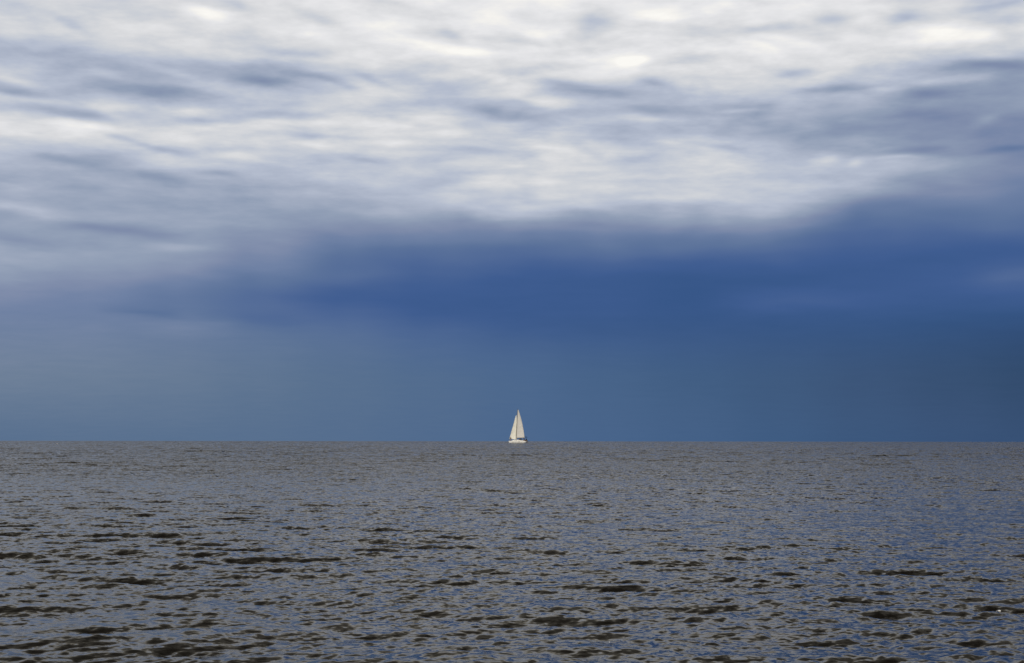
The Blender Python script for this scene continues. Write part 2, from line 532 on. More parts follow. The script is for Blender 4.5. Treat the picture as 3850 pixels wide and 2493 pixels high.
def grid_mesh(name, v, nr, nt):
    me = bpy.data.meshes.new(name)
    me.vertices.add(len(v))
    me.vertices.foreach_set('co', v.astype(np.float32).ravel())
    i = (np.arange(nr - 1)[:, None] * nt + np.arange(nt - 1)[None, :]).ravel()
    q = np.stack([i, i + 1, i + nt + 1, i + nt], -1)
    me.loops.add(q.size)
    me.loops.foreach_set('vertex_index', q.ravel().astype(np.int32))
    me.polygons.add(len(q))
    me.polygons.foreach_set('loop_start', (np.arange(len(q)) * 4).astype(np.int32))
    me.polygons.foreach_set('use_smooth', np.ones(len(q), dtype=bool))
    me.update(calc_edges=True)
    return me


def water_material():
    m = bpy.data.materials.new('sea_water')
    m.use_nodes = True
    t = NT(m.node_tree)
    o = t.n('ShaderNodeOutputMaterial')
    b = t.n('ShaderNodeBsdfPrincipled')
    t.link(b.outputs[0], o.inputs[0])
    b.inputs['Base Color'].default_value = (0.007, 0.006, 0.005, 1)
    b.inputs['Roughness'].default_value = 0.06
    b.inputs['IOR'].default_value = 1.315
    b.inputs['Specular Tint'].default_value = (1.0, 0.965, 0.91, 1)
    geo = t.n('ShaderNodeNewGeometry')
    p = geo.outputs['Position']
    px, py, pz = t.sep(p)
    flat = t.xyz(px, py, 0.0)
    dist = t.vm('LENGTH', flat, out=1)
    # wave slopes too small for the sheet, as random tilts of the surface
    mp = t.n('ShaderNodeMapping')
    mp.inputs['Rotation'].default_value = (0, 0, math.radians(14))
    mp.inputs['Scale'].default_value = (0.50, 1.0, 1.0)
    t.link(flat, mp.inputs['Vector'])
    v = mp.outputs[0]
    total = None
    for scale, amp, a, c in ((26.0, 0.72, None, None), (10.0, 0.75, 12.0, 45.0), (3.2, 0.85, 30.0, 110.0),
                             (0.8, 0.55, 120.0, 500.0)):
        nc = t.vm('SUBTRACT', t.noise(v, scale, 2.0, 0.55, 0.3, out=1), (0.5, 0.5, 0.5))
        s = t.vm('SCALE', t.vm('MULTIPLY', nc, (0.7, 1.0, 0.0)))
        if a is None:
            s.node.inputs['Scale'].default_value = amp
        else:
            t.put(s.node.inputs['Scale'], t.step(dist, a, c, 0.0, amp))
        total = s if total is None else t.vm('ADD', total, s)
    # steep little wave fronts, leaning towards the shore they run to
    mp2 = t.n('ShaderNodeMapping')
    mp2.inputs['Rotation'].default_value = (0, 0, math.radians(8))
    mp2.inputs['Scale'].default_value = (0.60, 1.0, 1.0)
    t.link(flat, mp2.inputs['Vector'])
    front = None
    for scale, amp, a, c, lo, hi in ((19.0, 0.22, 3.0, 14.0, 0.61, 0.70), (8.0, 0.42, 8.0, 28.0, 0.61, 0.68), (3.2, 0.44, 22.0, 80.0, 0.605, 0.67),
                                     (1.4, 0.30, 90.0, 300.0, 0.59, 0.67)):
        f = t.step(t.noise(mp2.outputs[0], scale, 3.0, 0.55, 0.5), lo, hi)
        f = t.m('MULTIPLY', f, t.step(dist, a, c, 0.0, amp))
        front = f if front is None else t.m('ADD', front, f)
    lean = t.m('ADD', front, t.step(dist, 6.0, 55.0, 0.012, 0.12))
    total = t.vm('ADD', total, t.xyz(t.m('MULTIPLY', lean, 0.2), t.m('MULTIPLY', lean, -1.0), 0.0))
    nrm = t.vm('NORMALIZE', t.vm('ADD', geo.outputs['Normal'], total))
    t.link(nrm, b.inputs['Normal'])
    return m


sea = link_obj('water', grid_mesh('water', verts, nr, nt), water_material(), smooth=False)
tag(sea, 'grey brown open sea covered in small choppy waves', None, None, 'structure')


def sea_height(x, y):
    r = math.hypot(x, y); a = math.atan2(x, y)
    i = min(max(int(np.searchsorted(rr, r)), 3), nr - 4)
    j = min(max(int(np.searchsorted(th, a)), 6), nt - 7)
    bx0 = PX[i - 12:i + 13, j - 12:j + 13]; by0 = PY[i - 12:i + 13, j - 12:j + 13]
    k = np.argmin((bx0 - x) ** 2 + (by0 - y) ** 2)
    return float(PZ[i - 12:i + 13, j - 12:j + 13].ravel()[k])


# ------------------------------------------------------------------ the sailing boat
D_BOAT = 600.0
PXM = D_BOAT / F_PX                       # metres per photograph pixel at the boat
boat_az = math.atan2(1946.5 - 1925, F_PX)
bxw, byw = D_BOAT * math.sin(boat_az), D_BOAT * math.cos(boat_az)
BZ = -(D_BOAT ** 2) / (2 * R_EARTH)
HEAD = math.radians(148)
boat = empty('sailing_boat', (bxw, byw, BZ), HEAD)
tag(boat, 'white sailing yacht under cream jib and mainsail on the horizon', 'sailing boat')
L = 10.3


def hull_section(x):
    """half beam, sheer height, draught of the canoe body at station x"""
    s = (x + L / 2) / L                    # 0 stern .. 1 bow
    hb = 1.62 * (1 - max(0.0, (s - 0.42) / 0.58) ** 2.1) * (1 - 0.20 * max(0.0, (0.42 - s) / 0.42) ** 1.8)
    sheer = 0.93 + 0.26 * max(0.0, s - 0.25) ** 1.5 + 0.05 * max(0.0, 0.25 - s)
    dr = 0.45 * max(0.0, 1 - abs((s - 0.5) / 0.5) ** 2.2) + 0.02
    return max(hb, 0.02), sheer, dr


bm = bmesh.new()
rings = []
NS = 34
for i in range(NS + 1):
    s = i / NS
    x = -L / 2 + L * s
    hb, sh, dr = hull_section(x)
    ring = []
    for k in range(17):
        a = -math.pi / 2 + math.pi * k / 16     # port sheer .. keel .. starboard sheer
        y = -math.sin(a) * hb
        # topsides almost upright, round bilge
        z = sh - (sh + dr) * (math.cos(a) ** 0.62 if abs(math.cos(a)) > 1e-6 else 0.0)
        rk = 0.0
        if s > 0.7:                            # raked stem: underwater body shorter than the deck
            rk = -0.42 * ((s - 0.7) / 0.3) ** 2 * (sh - z) / sh
        if s < 0.15:                           # reverse transom
            rk = -0.0
        flare = 1.0 - 0.16 * max(0.0, (sh - z) / sh) * (0.4 + s)
        ring.append((x + rk, y * flare, z))
    rings.append(ring)
vr = loft(bm, rings, closed=False, cap=False)
bm.faces.new(vr[0])                              # transom
bmesh.ops.remove_doubles(bm, verts=bm.verts, dist=0.003)
hull = bm_obj('hull', bm, M['gelcoat'], boat)
hull.data.materials.append(M['antifoul_and_shade'])
for p in hull.data.polygons:  # strip above the water is painted-in shade and reflection, antifouling only below
    if p.center.z < 0.16:
        p.material_index = 1
# deck, slightly cambered
bm = bmesh.new()
rings = []
for i in range(NS + 1):
    x = -L / 2 + L * i / NS
    hb, sh, dr = hull_section(x)
    rings.append([(x, (1 - 2 * k / 8) * hb * 0.985, sh - 0.02 + 0.06 * (1 - (1 - 2 * k / 8) ** 2)) for k in range(9)])
loft(bm, rings, closed=False, cap=False)
bm_obj('deck', bm, M['deck'], boat)
# rubbing strake and toe rail
for sgn in (1, -1):
    bm = bmesh.new()
    tube(bm, [(-L / 2 + L * i / NS, sgn * hull_section(-L / 2 + L * i / NS)[0] * 1.0, hull_section(-L / 2 + L * i / NS)[1] + 0.02)
              for i in range(NS + 1)], 0.028, 6)
    bm_obj('toe_rail', bm, M['teak'], boat)
# cabin trunk
bm = bmesh.new()
rings = []
for i in range(21):
    s = i / 20
    x = -1.7 + 5.1 * s
    prof = math.sin(min(1.0, (1 - s) / 0.62) * math.pi / 2) ** 0.8 if s > 0.38 else 1.0
    hgt = 0.06 + 0.60 * prof
    wid = (1.18 - 0.55 * s ** 2)
    _, sh, _ = hull_section(x)
    ring = []
    for k in range(13):
        a = math.pi * k / 12
        cx = math.cos(a); sn = math.sin(a)
        ring.append((x, wid * math.copysign(abs(cx) ** 0.45, cx), sh + hgt * sn ** 0.55 - 0.02))
    rings.append(ring)
loft(bm, rings, closed=True, cap=True)
cabin = bm_obj('cabin', bm, M['gelcoat'], boat)
# cabin windows: long dark panes set on the trunk side
for sgn in (1, -1):
    for (x0, x1) in ((0.75, 1.15), (-0.25, 0.45), (-1.3, -0.6)):
        bm = bmesh.new()
        ring = []
        for k in range(16):
            a = 2 * math.pi * k / 16
            ex = (x0 + x1) / 2 + (x1 - x0) / 2 * math.copysign(abs(math.cos(a)) ** 0.6, math.cos(a))
            ring.append((ex, math.copysign(abs(math.sin(a)) ** 0.6, math.sin(a)) * 0.07))
        s_ = ((x0 + x1) / 2 + 1.7) / 5.1
        yy = (1.18 - 0.55 * s_ ** 2) * 0.985
        zz = hull_section((x0 + x1) / 2)[1] + 0.30
        loft(bm, [[(a_, sgn * (yy - 0.04), zz + b_) for a_, b_ in ring], [(a_, sgn * (yy + 0.02), zz + b_) for a_, b_ in ring]])
        bm_obj('window', bm, M['glass'], cabin)
# hull portlight
bm = bmesh.new()
xx = -1.75
hb, sh, _ = hull_section(xx)
ring = [(xx + 0.33 * math.copysign(abs(math.cos(a)) ** 0.6, math.cos(a)), 0.085 * math.copysign(abs(math.sin(a)) ** 0.6, math.sin(a)))
        for a in [2 * math.pi * k / 16 for k in range(16)]]
loft(bm, [[(a_, hb * 0.90, 0.62 + b_) for a_, b_ in ring], [(a_, hb * 1.0 - 0.02, 0.62 + b_) for a_, b_ in ring]])
bm_obj('portlight', bm, M['glass'], hull)
# cockpit coaming, wheel
for sgn in (1, -1):
    bm = bmesh.new()
    loft(bm, [[(x, sgn * 1.10 + dy_, hull_section(x)[1] + dz_) for dy_, dz_ in ((-0.09, 0), (0.09, 0), (0.07, h_), (-0.07, h_))]
              for x, h_ in ((-4.7, 0.12), (-3.8, 0.22), (-2.6, 0.28), (-1.65, 0.34))])
    bm_obj('coaming', bm, M['gelcoat'], boat)
bm = bmesh.new()
loft(bm, [[(-3.55 + dx_, dy_, z_) for dx_, dy_ in ((-0.11, -0.12), (0.11, -0.12), (0.11, 0.12), (-0.11, 0.12))] for z_ in (0.9, 1.35, 1.78)])
ped = bm_obj('wheel_pedestal', bm, M['gelcoat'], boat, smooth=False)
bm = bmesh.new()
wp = [(-3.70, 0.45 * math.cos(a), 1.60 + 0.45 * math.sin(a)) for a in [2 * math.pi * k / 24 for k in range(25)]]
tube(bm, wp, 0.02, 6)
for k in range(3):
    a = math.pi * k / 3
    tube(bm, [(-3.70, 0.45 * math.cos(a), 1.60 + 0.45 * math.sin(a)), (-3.70, -0.45 * math.cos(a), 1.60 - 0.45 * math.sin(a))], 0.012, 6)
bm_obj('steering_wheel', bm, M['steel'], ped)
# sprayhood over the companionway
bm = bmesh.new()
rings = []
for i in range(7):
    s = i / 6
    x = -0.75 - 1.0 * s
    h_ = 0.10 + 0.42 * math.sin(min(1, s * 1.3) * math.pi / 2)
    rings.append([(x, 0.95 * math.cos(a) * (0.85 + 0.15 * s), 1.52 + h_ * max(0.0, math.sin(a)) ** 0.6) for a in [math.pi * k / 10 for k in range(11)]])
loft(bm, rings, closed=True, cap=True)
bm_obj('sprayhood', bm, M['brown'], boat)
# winches and jammers on the coaming
for sgn in (1, -1):
    for x in (-2.3, -3.0):
        bm = bmesh.new()
        z0 = hull_section(x)[1] + 0.24
        tube(bm, [(x, sgn * 1.1, z0), (x, sgn * 1.1, z0 + 0.06), (x, sgn * 1.1, z0 + 0.13), (x, sgn * 1.1, z0 + 0.16)], [0.085, 0.055, 0.06, 0.075], 12)
        bm_obj('winch', bm, M['wire'], boat)
# mast (raked aft), spreaders
MB, MT = Vector((0.93, 0, 1.45)), Vector((-0.06, 0, 16.55))


def mast_at(z):
    return MB + (MT - MB) * ((z - MB.z) / (MT.z - MB.z))


bm = bmesh.new()
tube(bm, [mast_at(z) for z in (1.45, 5, 10, 14, 16.55)], [0.14, 0.14, 0.13, 0.11, 0.07], 12)
mast = bm_obj('mast', bm, M['mast'], boat)
for z, ln in ((6.2, 0.95), (10.9, 0.75)):
    for sgn in (1, -1):
        bm = bmesh.new()
        p = mast_at(z)
        tube(bm, [p, p + Vector((-0.18, sgn * ln, 0.05))], [0.035, 0.022], 6)
        bm_obj('spreader', bm, M['mast'], mast)
bm = bmesh.new()
tube(bm, [MT, MT + Vector((0, 0, 0.35))], 0.012, 6)
tube(bm, [MT + Vector((-0.12, 0, 0.33)), MT + Vector((0.28, 0, 0.33))], 0.010, 6)
bm_obj('wind_vane', bm, M['wire'], mast)
# boom with its cover
CLEW = Vector((-3.72, -0.30, 2.52))
BE = Vector((-4.15, -0.34, 2.42))
G = mast_at(2.28)
bm = bmesh.new()
tube(bm, [G, BE], [0.075, 0.065], 10)
bm_obj('boom', bm, M['mast'], boat)
bm = bmesh.new()
tube(bm, [G.lerp(BE, s) + Vector((0, 0, -0.02)) for s in (0.30, 0.5, 0.75, 1.0)], [0.11, 0.13, 0.12, 0.10], 10)
bm_obj('sail_bag', bm, M['navy'], boat)
# standing rigging
HD = mast_at(16.3)
for nm, pts in (('forestay', [(4.95, 0, 1.25), tuple(HD)]), ('backstay', [tuple(MT), (-5.0, 0, 1.05)])):
    bm = bmesh.new()
    tube(bm, pts, 0.022 if nm == 'forestay' else 0.016, 6)
    bm_obj(nm, bm, M['wire'], boat)
for sgn in (1, -1):
    bm = bmesh.new()
    c1 = (0.55, sgn * 1.50, hull_section(0.55)[1])
    s1 = tuple(mast_at(6.2) + Vector((-0.18, sgn * 0.95, 0.05)))
    s2 = tuple(mast_at(10.9) + Vector((-0.18, sgn * 0.75, 0.05)))
    tube(bm, [c1, s1, s2, tuple(mast_at(15.7))], 0.012, 6)
    bm_obj('shroud', bm, M['wire'], boat)
# furling drum
bm = bmesh.new()
fd = Vector((4.95, 0, 1.25)).lerp(HD, 0.02)
tube(bm, [fd, fd + Vector((-0.02, 0, 0.10)), fd + Vector((-0.03, 0, 0.16))], [0.10, 0.10, 0.05], 10)
bm_obj('furling_drum', bm, M['wire'], boat)


def sail(name, luff, leech, mat, camber, side=-1, nu=16, nv=40, foot_round=0.0):
    """surface between luff(t) and leech(t), t=0 foot, t=1 head, bellied to leeward, 12 mm thick"""
    layers = []
    for off in (0.0, 0.012):
        P = []
        for j in range(nv + 1):
            t = j / nv
            a = luff(t); b = leech(t)
            row = []
            for i in range(nu + 1):
                u = i / nu
                p = a.lerp(b, u)
                chord = (b - a).length
                belly = camber * chord * 4 * (u ** 0.75) * (1 - u ** 0.75) * (0.55 + 0.45 * math.sin(math.pi * min(1, t * 0.9 + 0.25)))
                drop = -foot_round * math.sin(math.pi * u) * max(0.0, 1 - t * 9)
                row.append(p + Vector((0, side * (belly + off), drop)))
            P.append(row)
        layers.append(P)
    bm = bmesh.new()
    V = [[[bm.verts.new(p) for p in row] for row in P] for P in layers]
    for l in range(2):
        for j in range(nv):
            for i in range(nu):
                bm.faces.new((V[l][j][i], V[l][j][i + 1], V[l][j + 1][i + 1], V[l][j + 1][i]))
    edge = [(j, 0) for j in range(nv + 1)] + [(nv, i) for i in range(1, nu + 1)] + [(j, nu) for j in range(nv - 1, -1, -1)] + [(0, i) for i in range(nu - 1, 0, -1)]
    for q in range(len(edge)):
        a = edge[q]; b = edge[(q + 1) % len(edge)]
        bm.faces.new((V[0][a[0]][a[1]], V[0][b[0]][b[1]], V[1][b[0]][b[1]], V[1][a[0]][a[1]]))
    return bm_obj(name, bm, mat, boat)


def main_luff(t):
    return mast_at(2.50 + (16.0 - 2.50) * t) + Vector((-0.11, 0, 0))


def main_leech(t):
    z = CLEW.z + (16.0 - CLEW.z) * t
    a = CLEW.lerp(mast_at(16.0) + Vector((-0.42, 0, 0)), t)
    return Vector((a.x - 0.34 * math.sin(math.pi * t) ** 0.9, a.y - 0.28 * math.sin(math.pi * t), z))


mainsail = sail('mainsail', main_luff, main_leech, M['main'], 0.075)
for t in (0.22, 0.42, 0.62, 0.81):
    bm = bmesh.new()
    a, b = main_leech(t), main_luff(t)
    tube(bm, [a.lerp(b, s) + Vector((0, 0.02 - 0.0, 0)) for s in (0.0, 0.12)], 0.016, 6)
    bm_obj('batten', bm, M['wire'], mainsail)
FS0, FS1 = Vector((4.95, 0, 1.25)), HD
JT0, JT1 = 0.055, 0.805


def jib_luff(t):
    return FS0.lerp(FS1, JT0 + (JT1 - JT0) * t)


def jib_leech(t):
    head = FS0.lerp(FS1, JT1) + Vector((-0.22, 0, 0))
    clew = Vector((0.80, -0.85, 1.88))
    p = clew.lerp(head, t)
    return p + Vector((-0.20 * math.sin(math.pi * t), -0.25 * math.sin(math.pi * t), 0))


jib = sail('jib', jib_luff, jib_leech, M['jib'], 0.085, foot_round=0.22)
bm = bmesh.new()
tube(bm, [FS0.lerp(FS1, q) for q in (JT0, 0.3, 0.6, JT1)], 0.035, 6)
bm_obj('luff_tape', bm, M['jib'], jib)
# sheets
bm = bmesh.new()
tube(bm, [(0.80, -0.85, 1.88), (-0.4, -1.25, 1.35), (-2.3, -1.1, 1.25)], 0.012, 6)
bm_obj('jib_sheet', bm, M['wire'], boat)
bm = bmesh.new()
tube(bm, [tuple(G.lerp(BE, 0.9)), (-3.0, 0, 1.25)], 0.016, 6)
bm_obj('main_sheet', bm, M['wire'], boat)
# pulpit, pushpit, stanchions, lifelines
bm = bmesh.new()
for sgn in (1, -1):
    tube(bm, [(3.9, sgn * 0.62, 1.12), (3.95, sgn * 0.62, 1.75), (4.7, sgn * 0.28, 1.82), (5.12, sgn * 0.03, 1.82)], 0.02, 6)
    tube(bm, [(4.75, sgn * 0.2, 1.15), (4.8, sgn * 0.24, 1.82)], 0.018, 6)
bm_obj('pulpit', bm, M['steel'], boat)
for sgn in (1, -1):
    bm = bmesh.new()
    tube(bm, [(-4.0, sgn * 1.38, 1.0), (-4.0, sgn * 1.38, 1.62), (-5.05, sgn * 1.22, 1.62), (-5.1, sgn * 0.5, 1.62)], 0.02, 6)
    for y in (1.22, 0.5):
        tube(bm, [(-5.05, sgn * y, 0.95), (-5.05, sgn * y, 1.62)], 0.018, 6)
    bm_obj('pushpit', bm, M['steel'], boat)
for sgn in (1, -1):
    for x in (2.7, 1.3, -0.2, -1.6, -2.9):
        bm = bmesh.new()
        hb, sh, _ = hull_section(x)
        tube(bm, [(x, sgn * (hb - 0.06), sh), (x, sgn * (hb - 0.06), sh + 0.62)], 0.016, 6)
        bm_obj('stanchion', bm, M['steel'], boat)
    for dz_ in (0.60, 0.32):
        bm = bmesh.new()
        tube(bm, [(3.9, sgn * 0.62, 1.13 + dz_)] + [(x, sgn * (hull_section(x)[0] - 0.06), hull_section(x)[1] + dz_) for x in (2.7, 1.3, -0.2, -1.6, -2.9)]
             + [(-4.0, sgn * 1.38, 1.0 + dz_)], 0.008, 6)
        bm_obj('lifeline', bm, M['wire'], boat)
# hooped sun awning over the stern
for x0, zt in ((-3.55, 2.85), (-4.6, 2.95)):
    bm = bmesh.new()
    tube(bm, [(x0 * 0.4 - 2.55, 1.25, 1.25), (x0, 1.22, 2.55), (x0, 1.0, zt), (x0, 0, zt + 0.1), (x0, -1.0, zt), (x0, -1.22, 2.55), (x0 * 0.4 - 2.55, -1.25, 1.25)], 0.022, 6)
    bm_obj('awning_hoop', bm, M['steel'], boat)
bm = bmesh.new()
R0 = []
for x0, zt, dz_ in ((-4.15, 2.88, 0), (-4.45, 2.98, 0), (-4.85, 2.86, 0)):
    R0.append([(x0, y, zt + 0.1 * (1 - (y / 1.05) ** 2) - (0.22 if abs(y) > 1.04 else 0)) for y in (-1.06, -1.0, -0.6, 0, 0.6, 1.0, 1.06)])
v0 = loft(bm, R0, closed=False, cap=False)
g_ = bmesh.ops.solidify(bm, geom=bm.faces[:], thickness=0.03)
bm_obj('awning', bm, M['navy'], boat)
# rudder and keel below the surface
bm = bmesh.new()
loft(bm, [[(0.9, -0.02, -0.35), (0.3, -0.10, -0.35), (-0.9, 0, -0.35), (0.3, 0.10, -0.35)], [(0.5, -0.02, -1.7), (0.1, -0.12, -1.7), (-0.7, 0, -1.7), (0.1, 0.12, -1.7)]])
bm_obj('keel', bm, M['antifoul_and_shade'], boat)
bm = bmesh.new()
loft(bm, [[(-4.3, -0.02, 0.0), (-4.5, -0.05, 0.0), (-4.8, 0, 0.0), (-4.5, 0.05, 0.0)], [(-4.35, -0.02, -1.3), (-4.5, -0.04, -1.3), (-4.7, 0, -1.3), (-4.5, 0.04, -1.3)]])
bm_obj('rudder', bm, M['antifoul_and_shade'], boat)


# ------------------------------------------------------------------ people
def skin_mesh(name, joints, edges, radii, mat, parent, levels=2):
    """a continuous body grown round a skeleton of joints"""
    me = bpy.data.meshes.new(name)
    names = list(joints)
    me.from_pydata([joints[k] for k in names], [(names.index(a), names.index(b)) for a, b in edges], [])
    o = bpy.data.objects.new(name, me)
    COL.objects.link(o)
    sk = o.modifiers.new('skin', 'SKIN')
    sk.use_smooth_shade = True
    for i, k in enumerate(names):
        sv_ = me.skin_vertices[0].data[i]
        r_ = radii[k]
        sv_.radius = (r_, r_) if not isinstance(r_, tuple) else r_
        sv_.use_root = (i == 0)
    ss = o.modifiers.new('smooth', 'SUBSURF')
    ss.levels = ss.render_levels = levels
    dg = bpy.context.evaluated_depsgraph_get()
    me2 = bpy.data.meshes.new_from_object(o.evaluated_get(dg))
    bpy.data.objects.remove(o)
    me2.name = name
    me2.materials.clear()
    return link_obj(name, me2, mat, parent)


def person(loc, rz, pose, top, legs, label):
    """pose: 'stand' or 'sit'; local +x is the way the figure faces; feet at the local origin"""
    root = empty('person', loc, rz)
    tag(root, label, 'person')
    if pose == 'stand':
        hip, chest, kneez, lean = 0.92, 1.36, 0.50, 0.03
        legp = {s: [(0, s * 0.10, 0.90), (0.04, s * 0.11, 0.50), (-0.02, s * 0.12, 0.09)] for s in (1, -1)}
        hands = {1: [(0.02, 0.20, 1.42), (-0.05, 0.30, 1.15), (0.16, 0.34, 1.02)],
                 -1: [(0.02, -0.20, 1.42), (0.10, -0.32, 1.22), (0.36, -0.28, 1.40)]}
    else:
        hip, chest, lean = 0.50, 0.94, 0.02
        legp = {s: [(0, s * 0.10, 0.50), (0.43, s * 0.13, 0.52), (0.45, s * 0.14, 0.09)] for s in (1, -1)}
        hands = {s: [(0.02, s * 0.20, 1.00), (0.05, s * 0.27, 0.74), (0.29, s * 0.20, 0.64)] for s in (1, -1)}
    neck = chest + 0.14
    J = {'pelvis': (0, 0, hip), 'belly': (0.01, 0, (hip + chest) / 2 - 0.02), 'chest': (lean, 0, chest - 0.06), 'neck': (lean, 0, neck),
         'jaw': (lean + 0.03, 0, neck + 0.09), 'brow': (lean + 0.02, 0, neck + 0.19), 'crown': (lean, 0, neck + 0.25)}
    Rr = {'pelvis': (0.13, 0.11), 'belly': (0.125, 0.10), 'chest': (0.15, 0.11), 'neck': 0.052, 'jaw': (0.07, 0.075), 'brow': (0.078, 0.092), 'crown': (0.055, 0.065)}
    E = [('pelvis', 'belly'), ('belly', 'chest'), ('chest', 'neck'), ('neck', 'jaw'), ('jaw', 'brow'), ('brow', 'crown')]
    J['nose'] = (lean + 0.125, 0, neck + 0.125); Rr['nose'] = 0.014; E.append(('jaw', 'nose'))
    for s in (1, -1):
        n = 'l' if s > 0 else 'r'
        J[n + 'ear'] = (lean, s * 0.085, neck + 0.13); Rr[n + 'ear'] = 0.018; E.append(('jaw', n + 'ear'))
        for nm, p, r_ in zip(('shoulder', 'elbow', 'wrist'), hands[s], (0.062, 0.043, 0.028)):
            J[n + nm] = p; Rr[n + nm] = r_
        E += [('chest', n + 'shoulder'), (n + 'shoulder', n + 'elbow'), (n + 'elbow', n + 'wrist')]
        wv = Vector(J[n + 'wrist']); ev = Vector(J[n + 'elbow'])
        fw = (wv - ev).normalized()
        sd_ = fw.cross(Vector((0, 0, 1))).normalized()
        up_ = sd_.cross(fw)
        pl = wv + fw * 0.06
        J[n + 'palm'] = tuple(pl); Rr[n + 'palm'] = (0.036, 0.018); E.append((n + 'wrist', n + 'palm'))
        for q, (off, ln) in enumerate(((-0.030, 0.068), (-0.010, 0.078), (0.010, 0.073), (0.030, 0.058))):
            a = pl + fw * 0.03 + sd_ * off
            b = a + fw * ln * 0.55 - up_ * 0.010
            c = b + fw * ln * 0.30 - up_ * 0.028
            for tag_, pp in (('a', a), ('b', b), ('c', c)):
                J[f'{n}f{q}{tag_}'] = tuple(pp); Rr[f'{n}f{q}{tag_}'] = 0.0085
            E += [(n + 'palm', f'{n}f{q}a'), (f'{n}f{q}a', f'{n}f{q}b'), (f'{n}f{q}b', f'{n}f{q}c')]
        ta = wv + fw * 0.03 - sd_ * 0.035 * s
        tb = ta + fw * 0.045 - sd_ * 0.025 * s
        J[n + 't1'] = tuple(ta); J[n + 't2'] = tuple(tb); Rr[n + 't1'] = 0.012; Rr[n + 't2'] = 0.009
        E += [(n + 'palm', n + 't1'), (n + 't1', n + 't2')]
        for nm, p, r_ in zip(('thigh', 'knee', 'ankle'), legp[s], (0.085, 0.058, 0.038)):
            J[n + nm] = p; Rr[n + nm] = r_
        ak = Vector(legp[s][2])
        J[n + 'toe'] = tuple(ak + Vector((0.17, 0, -0.05))); Rr[n + 'toe'] = (0.04, 0.028)
        E += [('pelvis', n + 'thigh'), (n + 'thigh', n + 'knee'), (n + 'knee', n + 'ankle'), (n + 'ankle', n + 'toe')]
    skin_mesh('body', J, E, Rr, M['skin'], root, 2)
    # jacket with sleeves
    g = 0.022
    JJ = {k: J[k] for k in ('pelvis', 'belly', 'chest', 'lshoulder', 'rshoulder', 'lelbow', 'relbow', 'lwrist', 'rwrist')}
    JJ['collar'] = (lean, 0, chest + 0.08)
    RJ = {k: (tuple(v + g for v in Rr[k]) if isinstance(Rr[k], tuple) else Rr[k] + g) for k in JJ if k != 'collar'}
    RJ['collar'] = 0.085
    skin_mesh('jacket', JJ, [('pelvis', 'belly'), ('belly', 'chest'), ('chest', 'collar'), ('chest', 'lshoulder'), ('chest', 'rshoulder'),
                             ('lshoulder', 'lelbow'), ('rshoulder', 'relbow'), ('lelbow', 'lwrist'), ('relbow', 'rwrist')], RJ, top, root, 2)
    JT = {k: J[k] for k in ('pelvis', 'lthigh', 'rthigh', 'lknee', 'rknee', 'lankle', 'rankle')}
    RT = {k: (tuple(v + 0.028 for v in Rr[k]) if isinstance(Rr[k], tuple) else Rr[k] + 0.03) for k in JT}
    skin_mesh('trousers', JT, [('pelvis', 'lthigh'), ('pelvis', 'rthigh'), ('lthigh', 'lknee'), ('rthigh', 'rknee'), ('lknee', 'lankle'), ('rknee', 'rankle')], RT, legs, root, 2)
    for s in (1, -1):
        ak = Vector(legp[s][2])
        skin_mesh('shoe', {'heel': (ak.x - 0.04, ak.y, 0.045), 'arch': (ak.x + 0.08, ak.y, 0.045), 'toe': (ak.x + 0.18, ak.y, 0.035)},
                  [('heel', 'arch'), ('arch', 'toe')], {'heel': 0.045, 'arch': 0.045, 'toe': 0.04}, M['shoe'], root, 1)
        bm = bmesh.new()
        bmesh.ops.create_uvsphere(bm, u_segments=10, v_segments=8, radius=0.012,
                                  matrix=Matrix.Translation((lean + 0.100, s * 0.033, neck + 0.155)))
        bm_obj('eye', bm, M['wire'], root)
    bm = bmesh.new()
    bmesh.ops.create_uvsphere(bm, u_segments=20, v_segments=14, radius=1.0)
    for v in bm.verts:
        f = 1.0 + 0.04 * math.sin(9 * v.co.x + 5 * v.co.y) * math.cos(7 * v.co.z)
        v.co = Vector((lean - 0.02 + 0.112 * v.co.x * f, 0.094 * v.co.y * f, neck + 0.185 + 0.105 * v.co.z * f))
    bmesh.ops.delete(bm, geom=[v for v in bm.verts if v.co.z < neck + 0.07 or (v.co.x > lean + 0.045 and v.co.z < neck + 0.205)], context='VERTS')
    bm_obj('hair', bm, M['hair'], root)
    return root


def on_boat(x, y, z):
    c, s = math.cos(HEAD), math.sin(HEAD)
    return (bxw + x * c - y * s, byw + x * s + y * c, BZ + z)


person(on_boat(3.95, 0.12, 1.17), HEAD + math.radians(60), 'stand', M['brown_cloth'], M['tan_cloth'],
       'person in dark top and tan trousers standing on the foredeck by the jib')
person(on_boat(-4.25, 0.85, 0.98), HEAD + math.radians(-75), 'sit', M['dark_cloth'], M['dark_cloth'],
       'person in black sitting at the near side of the cockpit by the transom')
person(on_boat(-4.45, -0.95, 0.98), HEAD + math.radians(60), 'sit', M['dark_cloth'], M['dark_cloth'],
       'person in black sitting at the stern on the far side, furthest right')
# seats under them (cockpit benches)
for sgn in (1, -1):
    bm = bmesh.new()
    loft(bm, [[(x, sgn * 0.92 + dy_, z_) for dy_, z_ in ((-0.22, 0.95), (0.22, 0.95), (0.22, 1.36), (-0.22, 1.36))] for x in (-4.95, -4.0, -3.8)])
    bm_obj('cockpit_bench', bm, M['teak'], boat, smooth=False)


